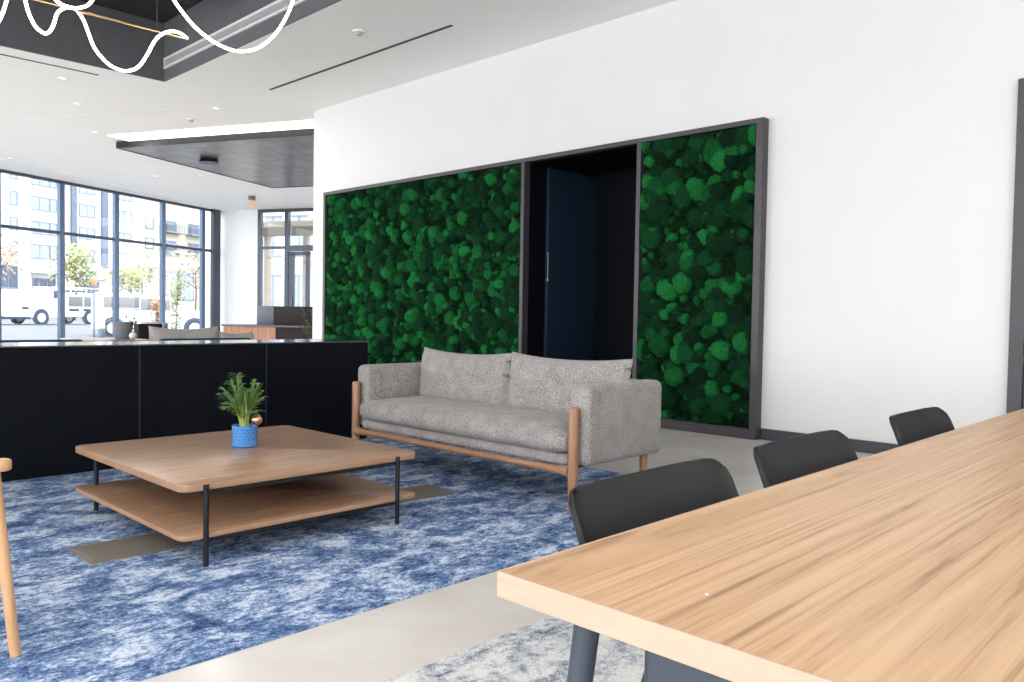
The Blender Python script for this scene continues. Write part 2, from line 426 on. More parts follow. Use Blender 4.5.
# ------------------------------------------------------------------ ceiling fittings
def panel_ceiling():
    t = thing('ceiling_panel', 'dark metal-clad ceiling panel dropped below the white ceiling beside the green wall', 'ceiling panel', W(-9.05, -10.5, 0), TH)
    b = BM(); box(b, 0.03, 5.0, 0, 5.15, ZC-.13, ZC-.10); obj('metal_boards', b, 'boards', t, False)
    b = BM(); box(b, 0, .03, -.03, 5.18, ZC-.14, ZC-.02); box(b, .03, 5.03, 5.15, 5.18, ZC-.14, ZC-.001); box(b, 5.0, 5.03, 0, 5.15, ZC-.14, ZC-.001)
    obj('edge_fascia', b, 'black', t, False)
    b = BM(); cyl(b, (1.42, 4.15, ZC-.21), (1.42, 4.15, ZC-.13), .20, .17, 32)
    tt = obj('round_speaker', b, 'black', None, True); tt.parent = None
    tt.location = W(-9.05, -10.5, 0); tt.rotation_euler = (0, 0, TH)
    tag(tt, 'black round fitting mounted under the dark ceiling panel', 'ceiling speaker')
panel_ceiling()
b = BM(); bar(-9.52, -8.85, -10.6, -5.6, ZC-.012, ZC-.001)  # emissive strip stands for the ceiling band lit from behind the panel
tag(obj('cove_glow', b, 'cove', None, False), 'glowing white band of lit ceiling, made as an emissive strip, along the near edge of the dark ceiling panel', 'light')

def downlight(x, y, label, proto=[None]):
    t = thing('downlight', label, 'ceiling light', (x, y, ZC), 0, 'recessed square downlights')
    b = BM()
    for a in ((-.075, .075, -.075, -.05), (-.075, .075, .05, .075), (-.075, -.05, -.05, .05), (.05, .075, -.05, .05)):
        box(b, a[0], a[1], a[2], a[3], -.008, -.0005)
    obj('trim_ring', b, 'white_metal', t, False)
    b = BM(); box(b, -.05, .05, -.05, .05, -.004, -.0005); obj('lens', b, 'lamp', t, False)
dls = [(3.76, 12.66, 'small square downlight nearest below the black recess, at its left'),
 (4.37, 14.01, 'small square downlight left of the thin ceiling slot, second row from the recess'),
 (6.0, 12.58, 'small square downlight right of the recess corner and in front of the glowing strip'),
 (8.70, 19.05, 'small downlight beyond the left edge of the dark ceiling panel'),
 (4.99, 20.27, 'small downlight at far left close to the street windows'),
 (5.31, 16.03, 'small downlight on the plain white ceiling left of the glowing strip'),
 (8.04, 20.09, 'small downlight above the middle street window'),
 (10.69, 17.95, 'small downlight above the glazed doors, behind the dark ceiling panel')]
for x, y, l in dls: downlight(x, y, l)
def detector(x, y, label):
    t = thing('smoke_detector', label, 'smoke detector', (x, y, ZC))
    b = BM(); cyl(b, (0, 0, -.02), (0, 0, -.0005), .07, n=24); obj('base_ring', b, 'white_metal', t)
    b = BM(); lathe(b, [(0, -.05), (.03, -.048), (.045, -.03), (.05, -.02)], 24); obj('sensor_dome', b, 'grille', t)
detector(5.48, 7.87, 'small grey round detector on the ceiling between the recess and the long dark slot')
detector(6.06, 13.63, 'small round detector just in front of the glowing ceiling strip')
detector(8.8, 17.0, 'small round detector on the ceiling just beyond the dark ceiling panel')
def slot(p0, p1, label, mat):
    d = Vector((p1[0]-p0[0], p1[1]-p0[1], 0)); L = d.length
    t = BM(); box(t, 0, L, -.022, .022, -.004, -.0005)
    o = obj('ceiling_slot', t, mat, None, False); o.location = (p0[0], p0[1], ZC); o.rotation_euler = (0, 0, math.atan2(d.y, d.x))
    tag(o, label, 'air slot')
slot((6.04, 10.92), (6.08, 6.91), 'long thin dark slot in the ceiling beside the white wall', 'slot')
slot((1.5, 12.1), (4.06, 12.1), 'thin dark line in the ceiling parallel to the recess edge', 'slot')
slot((3.98, 16.35), (5.57, 13.32), 'pale thin slot in the ceiling left of the glowing strip', 'white_metal')
# linear air grille in recess wall
t = thing('air_grille', 'long pale linear air grille on the right wall of the black ceiling recess', 'air grille', (4.81, 0, 0))
b = BM()
box(b, -.02, 0, 5.0, 11.68, 4.60, 4.63); box(b, -.02, 0, 5.0, 11.68, 4.72, 4.75); box(b, -.02, 0, 11.65, 11.68, 4.63, 4.72)
obj('grille_frame', b, 'white_metal', t, False)
b = BM(); box(b, -.006, 0, 5.0, 11.65, 4.63, 4.72)
for k in range(3): box(b, -.014, -.006, 5.0, 11.65, 4.645+k*.028, 4.652+k*.028)
obj('blades', b, 'grille', t, False)
# lit sign hanging near the doors
t = thing('hanging_sign', 'small orange lit sign hanging from the ceiling beside the glazed doors', 'sign', (11.25, 21.31, ZC), TH)
b = BM(); box(b, -.10, .10, -.05, .05, -.12, -.0005, .01); obj('bracket', b, 'bar_trim', t)
b = BM(); box(b, -.085, .085, -.02, .02, -.31, -.12, .006); obj('sign_face', b, 'sign_glow', t)

# chandelier: brass rod with two waves of LED tube; a second wave light nearer
T1 = [(1.353,6.05,2.988),(1.419,6.093,2.991),(1.467,6.128,3.09),(1.501,6.148,3.209),(1.536,6.147,3.324),(1.566,6.128,3.289),(1.586,6.093,3.194),(1.598,6.049,3.094),(1.627,6.006,3.006),(1.676,5.971,2.969),(1.713,5.952,3.023),(1.737,5.953,3.109),(1.78,5.973,3.162),(1.834,6.008,3.193),(1.885,6.052,3.205),(1.943,6.095,3.167),(1.987,6.129,3.097),(2.032,6.148,3.008),(2.092,6.147,2.938),(2.153,6.127,2.891),(2.229,6.091,2.873),(2.297,6.047,2.908),(2.344,6.004,2.997),(2.38,5.97,3.092),(2.415,5.952,3.143),(2.459,5.953,3.177),(2.519,5.974,3.206),(2.594,6.01,3.218),(2.659,6.053,3.208)]
T2 = [(1.5,6.12,3.60),(1.631,6.15,3.421),(1.709,6.172,3.358),(1.775,6.189,3.301),(1.828,6.199,3.268),(1.885,6.199,3.26),(1.94,6.189,3.266),(1.994,6.171,3.294),(2.026,6.15,3.343),(2.046,6.128,3.406),(2.08,6.111,3.482),(2.137,6.101,3.539),(2.3,6.1,3.56)]
T3 = [(1.9,5.3,3.58),(2.087,5.3,3.386),(2.177,5.335,3.31),(2.268,5.363,3.202),(2.341,5.378,3.135),(2.417,5.378,3.069),(2.522,5.362,3.005),(2.624,5.334,2.967),(2.709,5.299,2.961),(2.818,5.265,3.004),(2.926,5.237,3.112),(3.011,5.222,3.258),(3.067,5.222,3.399),(3.107,5.238,3.544),(3.172,5.266,3.694),(3.3,5.3,3.8)]
t = thing('wave_chandelier', 'hanging light of wavy glowing tube wound along a thin brass rod, at left', 'chandelier', (2.0, 6.05, 3.2))
off = Vector((2.0, 6.05, 3.2))
b = BM(); sweep(b, [(-1.2, 0, 0), (.665, 0, .0)], .008, 10); obj('brass_rod', b, 'brass', t)
b = BM(); sweep(b, [p-off for p in spl([(.9,6.0,3.3),(1.1,6.0,3.45),(1.25,6.02,3.15)]+T1, 5)], .0098, 12); obj('light_tube', b, 'glow', t)
b = BM(); sweep(b, [p-off for p in spl(T2, 5)], .0098, 12); obj('light_tube', b, 'glow', t)
for x in (.433, -1.0):
    b = BM(); cyl(b, (x, 0, 0), (x, 0, 2.05), .0015, n=6); obj('suspension_wire', b, 'bar_trim', t)
t = thing('wave_chandelier', 'hanging light whose single wide loop of glowing tube crosses the pale air grille', 'chandelier', (2.7, 5.3, 3.7))
off = Vector((2.7, 5.3, 3.7))
b = BM(); sweep(b, [p-off for p in spl(T3, 6)], .0095, 12); obj('light_tube', b, 'glow', t)
b = BM(); sweep(b, [(-1.2, 0, 0.05), (1.0, 0, .05)], .008, 10); obj('brass_rod', b, 'brass', t)
for x in (-.8, .8):
    b = BM(); cyl(b, (x, 0, .05), (x, 0, 1.55), .0015, n=6); obj('suspension_wire', b, 'bar_trim', t)

# ------------------------------------------------------------------ moss wall
FX = 7.05; FY0, FY1 = 3.58, 11.05
t = thing('moss_wall', 'dark-framed wall panel of green preserved moss around a black doorway', 'moss wall', (7.10, 7.3, 0))
OX = Vector((7.10, 7.3, 0))
b = BM()
def fb(y0, y1, z0, z1, x0=FX): box(b, x0-OX.x, 7.155-OX.x, y0-OX.y, y1-OX.y, z0, z1, .003, 1)
fb(FY0, FY0+.075, 0, 3.05); fb(FY1-.06, FY1, 0, 3.05)
fb(FY0+.075, FY1-.06, 3.0, 3.05); fb(FY0+.075, 5.02-.055, 0, .10); fb(6.72, FY1-.06, 0, .10)
fb(4.965, 5.02, 0, 3.0); fb(6.66, 6.715, 0, 3.0)
obj('frame', b, 'dark_metal', t)
def moss(y0, y1, z0, z1, n, seed, rmin, rmax, parent):
    rng = np.random.default_rng(seed)
    st = .0125; ny = int((y1-y0)/st)+1; nz = int((z1-z0)/st)+1
    Y, Z = np.meshgrid(np.linspace(y0, y1, ny), np.linspace(z0, z1, nz), indexing='ij')
    # warp for irregular outlines
    Yw = Y.copy(); Zw = Z.copy()
    for k in range(5):
        fr = 12*1.7**k; a = .006/1.35**k
        ph = rng.uniform(0, 6.28, 4)
        Yw += a*np.sin(fr*Z+ph[0]+1.3*np.sin(fr*.7*Y+ph[1])); Zw += a*np.sin(fr*Y+ph[2]+1.3*np.sin(fr*.7*Z+ph[3]))
    H = np.zeros_like(Y); Cc = np.zeros(Y.shape+(3,)); Cc[:] = (.006, .030, .010)
    dark = np.array([.006, .034, .016]); mid = np.array([.009, .11, .032]); brt = np.array([.020, .27, .060])
    order = []
    for k in range(n):
        r = rmin+(rmax-rmin)*rng.random()**2.2
        order.append((rng.uniform(y0-.02, y1+.02), rng.uniform(z0-.02, z1+.02), r, rng.random(), rng.random()))
    for cy, cz, r, q, s in order:
        i0 = max(0, int((cy-r-.04-y0)/st)); i1 = min(ny, int((cy+r+.04-y0)/st)+2)
        j0 = max(0, int((cz-r-.04-z0)/st)); j1 = min(nz, int((cz+r+.04-z0)/st)+2)
        if i1 <= i0 or j1 <= j0: continue
        d2 = (Yw[i0:i1, j0:j1]-cy)**2+(Zw[i0:i1, j0:j1]-cz)**2
        base = .03*q+.018*s
        hh = np.where(d2 < r*r, base+np.sqrt(np.maximum(r*r-d2, 0))*.95, -1)
        m_ = hh > H[i0:i1, j0:j1]
        H[i0:i1, j0:j1] = np.where(m_, hh, H[i0:i1, j0:j1])
        c = dark*(1-s*.6)+mid*s*.6 if s < .62 else (mid if s < .80 else mid*.45+brt*.55)
        c = c*(.75+.5*rng.random())
        Cc[i0:i1, j0:j1][m_] = c
    H = np.minimum(H, .155) + rng.normal(0, .0055, H.shape)
    edge = np.minimum(np.minimum(Y-y0, y1-Y), np.minimum(Z-z0, z1-Z))
    H = H*np.clip(edge/.015, .6, 1)
    X = 7.135-H-OX.x
    co = np.stack([X, Y-OX.y+rng.normal(0, .002, Y.shape), Z+rng.normal(0, .002, Y.shape)], -1).reshape(-1, 3)
    idx = np.arange(ny*nz).reshape(ny, nz)
    fc = np.stack([idx[:-1, :-1], idx[:-1, 1:], idx[1:, 1:], idx[1:, :-1]], -1).reshape(-1, 4)
    me = bpy.data.meshes.new('moss_panel')
    me.from_pydata(co.tolist(), [], fc.tolist())
    ca = me.color_attributes.new('clump', 'FLOAT_COLOR', 'POINT')
    cc = np.concatenate([Cc.reshape(-1, 3), np.ones((ny*nz, 1))], 1).astype(np.float32)
    ca.data.foreach_set('color', cc.ravel())
    me.materials.append(M['moss'])
    o = bpy.data.objects.new('moss_panel', me); COL.objects.link(o); o.parent = parent
    return o
moss(6.72, 10.985, .10, 3.0, 2300, 3, .035, .105, t)
moss(3.66, 4.96, .10, 3.0, 560, 5, .04, .125, t)

# ------------------------------------------------------------------ rugs, floor boxes, bar
b = BM(); box(b, -3.5, 4.75, 2.505, 6.0, 0, .005, .002)
tag(obj('area_rug', b, 'rug_blue'), 'large blue mottled rug under the sofa and coffee table', 'rug')
b = BM(); box(b, -3.5, 6.4, -3.5, 1.975, 0, .005, .002)
tag(obj('area_rug', b, 'rug_grey'), 'pale grey speckled rug under the long dining table', 'rug')
def plate(x0, x1, y0, y1, label):
    b = BM(); box(b, x0, x1, y0, y1, .0051, .0075, .0008, 1)
    b2 = BM(); box(b2, x0+.02, x1-.02, y0+.02, y1-.02, .0075, .0085)
    o = tag(obj('floor_box_cover', b, 'plate'), label, 'floor box')
    obj('lid', b2, 'plate', o)
plate(1.24, 1.70, 3.79, 4.13, 'brown-grey flat cover in the blue rug, left of the coffee table front leg')
plate(2.95, 3.44, 3.79, 4.11, 'brown-grey flat cover in the blue rug, right of the coffee table')

t = thing('counter_wall', 'long low black cabinet wall with flat joints behind the coffee table', 'cabinet', (0, 6.0, 0))
b = BM(); box(b, -3.5, 4.31, .01, .62, .0, .885); obj('body', b, 'bar', t, False)
seams = [-3.5, -1.65, -.6, .48, 2.29, 3.30, 4.33]
seams = [-3.5, -2.7, -1.7, -.7, .29, 1.29, 2.29, 3.30, 4.31]
for s0, s1 in zip(seams, seams[1:]):
    b = BM(); box(b, s0+.003, s1-.003, -.008, .01, .012, .882, .0015, 1); obj('door_panel', b, 'bar', t, False)
for s0 in seams[1:-1]:
    b = BM(); box(b, s0-.0028, s0+.0028, -.006, .009, .012, .882); obj('joint_strip', b, 'steel_dark', t, False)
b = BM(); box(b, -3.5, 4.318, -.01, .62, .885, .895); obj('worktop', b, 'bar_top', t, False)
b = BM(); box(b, -3.5, 4.32, -.014, -.010, .886, .895); obj('edge_strip', b, 'bar_trim', t, False)

# ------------------------------------------------------------------ coffee table
CX, CY = 2.155, 4.14
t = thing('coffee_table', 'low square two-tier oak coffee table with thin black legs', 'coffee table', (CX, CY, .0055))
def slab(hx, hy, z0, z1, rad, bev):
    b = BM(); pts = []
    for sx, sy, a0 in ((1, 1, 0), (-1, 1, 90), (-1, -1, 180), (1, -1, 270)):
        for k in range(7):
            a = R(a0+15*k); pts.append((sx*(hx-rad)+rad*math.cos(a), sy*(hy-rad)+rad*math.sin(a)))
    vs = [b.verts.new((x, y, z0)) for x, y in pts]; f = b.faces.new(vs)
    r = bmesh.ops.extrude_face_region(b, geom=[f]); vv = [g for g in r['geom'] if isinstance(g, bmesh.types.BMVert)]
    for v in vv: v.co.z = z1
    es = [e for e in b.edges if abs(e.verts[0].co.z-e.verts[1].co.z) < 1e-6]
    bmesh.ops.bevel(b, geom=es, offset=bev, segments=2, profile=.5, affect='EDGES')
    return b
for o in (obj('table_top', slab(.665, .705, .341, .377, .05, .004), 'oak_coffee', t), obj('lower_shelf', slab(.665, .705, .124, .148, .05, .004), 'oak_coffee', t)):
    o.data.materials.append(M['oak_lip'])
    for p in o.data.polygons:
        if abs(p.normal.z) < .8: p.material_index = 1
LX = (-.555, .515); LY = (-.708, .670)
for x in LX:
    for y in LY:
        b = BM(); cyl(b, (x, y, 0), (x, y, .368), .0125, n=16); obj('leg', b, 'black', t)
b = BM()
for y in LY:
    box(b, LX[0], LX[1], y*.99-.006, y*.99+.006, .323, .340); box(b, LX[0], LX[1], y*.99-.006, y*.99+.006, .107, .123)
for x in LX:
    box(b, x-.006, x+.006, LY[0], LY[1], .323, .3405); box(b, x-.006, x+.006, LY[0], LY[1], .107, .1235)
obj('support_rail', b, 'black', t, False)

# potted palm on it
PX, PY, PZ = 2.193, 4.222, .383
t = thing('potted_palm', 'small green parlour palm in a blue glazed pot on the coffee table', 'potted plant', (PX, PY, PZ))
b = BM(); lathe(b, [(0, 0), (.062, 0), (.068, .004), (.070, .02), (.0705, .022), (.066, .024), (.067, .03), (.070, .112), (.0715, .118), (.069, .12), (.064, .118), (.062, .09), (0, .09)], 40)
pot = obj('pot', b, 'pot_blue', t)
b = BM(); lathe(b, [(0, .102), (.063, .098), (.063, .09)], 24); obj('soil', b, 'soil', t)
b = BM()
rg = random.Random(4)
def dots(b):
    for rr in range(4):
        for k in range(18):
            a = 2*PI*k/18+rr*.17; z = .045+rr*.018
            p = Vector((math.cos(a)*.0692, math.sin(a)*.0692, z)); mt = Matrix.Translation(p) @ Matrix.Rotation(a, 4, 'Z')
            bmesh.ops.create_uvsphere(b, u_segments=8, v_segments=5, radius=.0032, matrix=mt @ Matrix.Diagonal((.35, 1, 1, 1)))
dots(b); dd = obj('dot_relief', b, 'navy', t); dd['kind'] = 'stuff'
stems = BM(); leaves = BM()
def blade(bm, p, d, L, w, droop=.35):
    d = d.normalized(); s = d.cross(Vector((0, 0, 1)))
    if s.length < .05: s = Vector((1, 0, 0))
    s.normalize(); prev = None
    for k in range(6):
        q = k/5; c = p+d*L*q+Vector((0, 0, -droop*L*q*q)); ww = w*math.sin(PI*min(.97, .12+q*.86))
        up = Vector((0, 0, ww*.25))
        cur = [bm.verts.new(c-s*ww+up), bm.verts.new(c), bm.verts.new(c+s*ww+up)]
        if prev:
            bm.faces.new((prev[0], prev[1], cur[1], cur[0])); bm.faces.new((prev[1], prev[2], cur[2], cur[1]))
        prev = cur
fr = [(130, .33, .42), (160, .30, .60), (115, .27, .75), (150, .20, 1.05), (100, .35, .18), (-30, .27, .55), (-50, .25, .75), (-15, .30, .38), (-60, .17, 1.1), (60, .27, .4), (230, .27, .5), (200, .22, .85), (-100, .26, .35), (20, .22, .8), (-40, .31, .2)]
for az, L, out in fr:
    L *= .90; out *= .95
    az = R(az+rg.uniform(-8, 8)); base = Vector((rg.uniform(-.02, .02), rg.uniform(-.02, .02), .10))
    pts = []
    for k in range(9):
        q = k/8; rr = out*L*.62*q**1.5
        pts.append(base+Vector((math.cos(az)*rr, math.sin(az)*rr, L*(q*(1-.30*out*q*q)))))
    sweep(stems, pts, [.0035*(1-.6*k/8) for k in range(9)], 6)
    for k in range(3, 9):
        for half in (0, .33, .66):
            kk = min(8, k+half); i = int(kk); p = pts[i] if half == 0 or i == 8 else pts[i].lerp(pts[i+1], half)
            tdir = (pts[min(i+1, 8)]-pts[max(i-1, 0)]).normalized(); side = tdir.cross(Vector((0, 0, 1))).normalized()
            LL = .062*(1-.35*abs(kk-5.5)/3.5)+.012
            for sg in (-1, 1):
                blade(leaves, p, side*sg*1.0+tdir*.55+Vector((rg.uniform(-.2, .2), rg.uniform(-.2, .2), .15)), LL*rg.uniform(.8, 1.25), .0058)
for k in range(7):
    a = k*.9; cyl(stems, (math.cos(a)*.016, math.sin(a)*.016, .095), (math.cos(a)*.02, math.sin(a)*.02, .23), .0048, .0035, 8)
obj('stems', stems, 'stem', t); obj('foliage', leaves, 'leaf', t)
b = BM(); bmesh.ops.create_uvsphere(b, u_segments=24, v_segments=14, radius=.032, matrix=Matrix.Translation((0, 0, 0)))
cyl(b, (0, 0, -.02), (-.02, .012, -.050), .005, n=10)
o = obj('watering_globe', b, 'copper'); o.location = (PX+.050, PY-.040, PZ+.150)
tag(o, 'shiny copper ball stuck in the soil of the blue pot', 'watering globe')

# ------------------------------------------------------------------ sofa
SX, SY = 3.57, 4.03
t = thing('sofa', 'grey tweed two-seat sofa with oak posts in front of the moss wall', 'sofa', (SX, SY, .0055))
def rbox(x0, x1, y0, y1, z0, z1, bev, seg=4, puff=0, cuts=0):
    b = BM(); box(b, x0, x1, y0, y1, z0, z1)
    if puff:
        bmesh.ops.subdivide_edges(b, edges=b.edges[:], cuts=cuts or 8, use_grid_fill=True)
        cx, cy, cz = (x0+x1)/2, (y0+y1)/2, (z0+z1)/2
        for v in b.verts:
            n_ = Vector(((v.co.x-cx)/((x1-x0)/2), (v.co.y-cy)/((y1-y0)/2), (v.co.z-cz)/((z1-z0)/2)))
            # superellipsoid rounding
            hx, hy, hz = (x1-x0)/2, (y1-y0)/2, (z1-z0)/2
            r_ = bev
            c = Vector((max(-hx+r_, min(hx-r_, v.co.x-cx)), max(-hy+r_, min(hy-r_, v.co.y-cy)), max(-hz+min(r_, hz*.99), min(hz-min(r_, hz*.99), v.co.z-cz))))
            d = Vector((v.co.x-cx, v.co.y-cy, v.co.z-cz))-c
            if d.length > 1e-6: d = d.normalized()*min(r_, 9)
            p = c+d
            e = puff*(1-n_.x**4)*(1-n_.y**6)
            if n_.z > .5: p.z += e
            f_ = puff*.7*(1-n_.z**2)*(1-n_.y**6)
            if n_.x < -.5: p.x -= f_
            v.co = Vector((cx, cy, cz))+p
    else:
        bmesh.ops.bevel(b, geom=b.edges[:], offset=bev, segments=seg, profile=.5, affect='EDGES')
    return b
# frame: front posts with swollen joint, rail, rear legs
for y in (-1.085, 1.085):
    b = BM(); lathe(b, [(0, 0), (.024, 0), (.027, .01), (.030, .2), (.031, .25), (.031, .6), (.028, .612), (.015, .618), (0, .618)], 24, (0, y, 0))
    post = obj('front_post', b, 'oak_post', t)
b = BM()
ys = [-1.085+.02, -1.03, -.95, -.6, 0, .6, .95, 1.03, 1.065]; rs = [.040, .030, .024, .022, .022, .022, .024, .030, .040]
sweep(b, [(0, y, .238) for y in ys], rs, 16); obj('front_rail', b, 'oak_rail', t)
for y in (-1.03, 1.03):
    b = BM(); cyl(b, (.79, y, 0), (.79, y, .28), .022, .028, 20); obj('back_leg', b, 'oak_post', t)
b = BM()
for y in (-1.03, 1.03): box(b, .04, .80, y-.02, y+.02, .248, .268, .003)
box(b, .76, .80, -1.03, 1.03, .248, .268, .003)
obj('under_frame', b, 'black', t)
obj('seat_base', rbox(.005, .76, -1.03, 1.03, .262, .330, .028), 'sofa', t)
# seat cushion: front lip a little wider than the space between the arms
b = rbox(-.03, .70, -1.045, 1.045, .325, .478, .070, puff=.022, cuts=16)
obj('seat_cushion', b, 'sofa', t)
for y0, y1 in ((-1.155, -1.005), (1.005, 1.155)):
    b = BM(); box(b, .045, .825, y0, y1, .266, .742)
    # chamfered lower front, rounded shell
    bmesh.ops.bevel(b, geom=b.edges[:], offset=.045, segments=5, profile=.5, affect='EDGES')
    obj('arm', b, 'sofa', t)
obj('back', rbox(.69, .822, -1.01, 1.01, .262, .738, .045, 5), 'sofa', t)
def pillow(w, h, th, seed=0):
    """puffy back cushion with pinched ears, in its own y-z plane, thickness along x"""
    b = BM(); n = 22; rr = random.Random(seed)
    for side in (-1, 1):
        g = []
        for i in range(n+1):
            row = []
            for j in range(n+1):
                u = -1+2*i/n; v = -1+2*j/n
                u = math.copysign(abs(u)**.8, u); v = math.copysign(abs(v)**.8, v)
                eu = 1-.03*(1-v*v) ; ev = 1-(.15*(1-abs(u)**2.2) if v > 0 else .02)
                tk = th/2*((1-u**6)**.5)*((1-v**4)**.55)
                wr = .006*noise.noise(Vector((u*3+seed, v*3, side)))*(1-u**8)*(1-v**8)
                wr += .006*math.sin(14*(v-u*.2))*math.exp(-((abs(u)-1)/.12)**2)*(1-v*v)
                sag = -.012*(1-abs(v))
                row.append(b.verts.new((side*(tk+wr), u*w/2*eu, v*h/2*ev+sag)))
            g.append(row)
        for i in range(n):
            for j in range(n):
                b.faces.new((g[i][j], g[i+1][j], g[i+1][j+1], g[i][j+1]))
    bmesh.ops.remove_doubles(b, verts=b.verts, dist=.0015)
    return b
for y, rz, ty in ((-.525, R(1.5), R(7)), (.50, R(-2), R(5))):
    o = obj('back_cushion', pillow(1.05, .44, .19, 3 if y < 0 else 9), 'sofa', t)
    o.location = (.585, y, .655 if y > 0 else .662); o.rotation_euler = (0, ty, rz)

# ------------------------------------------------------------------ wooden armchair at left edge (only its leg and arm tip reach the frame)
t = thing('lounge_chair', 'pale wooden armchair leg and arm tip at the left edge of the photo', 'chair', (.735, 2.955, .009))
b = BM(); cyl(b, (0, 0, 0), (-.062, 0, .615), .0165, .021, 20); obj('leg', b, 'beech', t)
b = BM(); cyl(b, (-.02, .62, 0), (-.07, .60, .615), .0165, .021, 20); obj('leg', b, 'beech', t)
b = BM(); cyl(b, (-.70, 0.02, 0), (-.62, .02, .60), .0165, .02, 20); obj('leg', b, 'beech', t)
b = BM(); cyl(b, (-.70, .60, 0), (-.62, .60, .60), .0165, .02, 20); obj('leg', b, 'beech', t)
for y in (0, .60):
    b = slab(.35, .034, 0, .036, .03, .008)
    o = obj('arm_rest', b, 'beech', t); o.location = (-.36, y, .615)
b = BM(); box(b, -.68, -.04, .03, .57, .30, .42, .03, 3); obj('seat', b, 'sofa_far', t)
b = BM(); box(b, -.80, -.68, .03, .57, .38, .85, .04, 3); obj('backrest', b, 'sofa_far', t)

# ------------------------------------------------------------------ long table
TX0, TX1, TY0, TY1 = .8755, 5.3, -.45, .872
t = thing('dining_table', 'long pale oak dining table with dark legs in the foreground', 'table', (TX0, TY1, .0065))
TL, TW = TX1-TX0, TY1-TY0
b = BM(); box(b, 0.004, TL-.004, -TW+.004, -.004, .704, .7435, .0012, 1); obj('table_top', b, 'oak_table', t)
b = BM()
box(b, 0, .004, -TW, 0, .7035, .744, .001, 1); box(b, TL-.004, TL, -TW, 0, .7035, .744, .001, 1)
box(b, .004, TL-.004, -.004, 0, .7035, .744, .001, 1); box(b, .004, TL-.004, -TW, -TW+.004, .7035, .744, .001, 1)
obj('edge_band', b, 'oak_edge', t)
for x0, s in ((.09, -1), (TL-.09, 1)):
    for y0, q in ((-.115, 1), (-.34, 0), (-TW+.10, -1)):
        if q == 0: continue
        b = BM(); cyl(b, (x0, y0, .704), (x0+s*.06, y0+q*.05, .003), .021, .0165, 24); obj('leg', b, 'leg_grey', t)
for x0 in (.07, TL-.13):
    b = BM(); box(b, x0, x0+.055, -TW+.25, -.222, .0, .704, .018, 4)
    o = obj('end_panel', b, 'leg_grey', t)
b = BM(); box(b, .3, TL-.3, -TW/2-.03, -TW/2+.03, .65, .704); obj('under_rail', b, 'black', t)
b = BM(); cyl(b, (0, 0, 0), (0, 0, .0015), .0025, n=10)
o = obj('paper_crumb', b, 'white_metal'); o.location = (1.02, .587, .7507); tag(o, 'tiny white crumb on the near end of the long oak table', 'crumb')

# ------------------------------------------------------------------ black shell chairs
def shell_bm():
    # profile: (y, z, halfwidth, wing-forward, edge-lift)
    prof = [(-.235, .432, .17, 0, .000), (-.225, .447, .205, 0, .004), (-.19, .455, .225, 0, .012), (-.10, .450, .225, 0, .02), (0, .445, .225, .0, .025),
            (.06, .45, .225, .01, .03), (.115, .472, .225, .02, .03), (.150, .515, .24, .03, .02), (.178, .565, .275, .042, .01),
            (.204, .62, .305, .045, 0), (.222, .69, .313, .042, 0), (.238, .735, .312, .038, 0), (.249, .762, .306, .032, 0), (.2545, .775, .294, .028, 0), (.257, .782, .28, .022, 0), (.2575, .784, .262, .018, 0)]
    P = []
    for i in range(len(prof)-1):
        a, c = prof[i], prof[i+1]
        for k in range(3): P.append([a[j]+(c[j]-a[j])*k/3 for j in range(5)])
    P.append(list(prof[-1]))
    b = BM(); n = 24; G = []
    for y, z, hw, wf, el in P:
        row = []
        for j in range(n+1):
            t_ = -1+2*j/n
            row.append(b.verts.new((hw*math.sin(t_*1.4)/math.sin(1.4), y-wf*(abs(t_)**3.5), z+.006+el*t_**4)))
        G.append(row)
    for i in range(len(G)-1):
        for j in range(n):
            b.faces.new((G[i][j], G[i][j+1], G[i+1][j+1], G[i+1][j]))
    bmesh.ops.recalc_face_normals(b, faces=b.faces)
    bmesh.ops.solidify(b, geom=b.faces[:], thickness=.011)
    return b
t = thing('dining_chair', 'black shell chair tucked under the table, nearest to the camera', 'chair', (1.515, .79, .009), 0, 'black chairs along the table')
obj('shell', shell_bm(), 'plastic', t)
for sx, sy in ((-1, -1), (1, -1), (-1, 1), (1, 1)):
    b = BM(); cyl(b, (sx*.14, sy*.12+.0, .435), (sx*.21, sy*.20+.01, 0), .013, .011, 16); obj('leg', b, 'black', t)
b = BM(); box(b, -.15, .15, -.13, .13, .418, .436, .004); obj('seat_bracket', b, 'black', t)
dup(t, (2.29, .79, .009), R(0), 'black shell chair in the middle of the row along the table')
dup(t, (3.33, .79, .009), R(0), 'black shell chair farthest along the table, before the white wall')

# ------------------------------------------------------------------ beyond the bar
def lounge(x0, x1, cush, label):
    t = thing('lounge_sofa', label, 'sofa', ((x0+x1)/2, 8.4, 0))
    hw = (x1-x0)/2
    b = BM(); box(b, -hw, hw, -.40, -.28, .10, .86, .03, 3); obj('back', b, 'navy', t)
    b = BM(); box(b, -hw, hw, -.28, .45, .10, .42, .03, 3); obj('seat', b, 'navy', t)
    for (cx, w, h, z, tl) in cush:
        o = obj('back_cushion', pillow(w, h, .2, int(cx*10)+3), 'sofa_far', t); o.location = (cx, -.12, z); o.rotation_euler = (0, tl, R(90))
        o.rotation_euler = (R(0), 0, R(90)); 
    for x in (-hw+.08, hw-.08):
        for y in (-.34, .38):
            b = BM(); cyl(b, (x, y, 0), (x, y, .11), .02, n=12); obj('leg', b, 'black', t)
lounge(.75, 2.56, [], 'long navy sofa back just behind the black cabinet at far left')
lounge(3.28, 4.24, [(-.14, .74, .46, .755, 0), (.42, .42, .40, .735, 0)], 'navy sofa with grey cushions behind the right of the black cabinet')
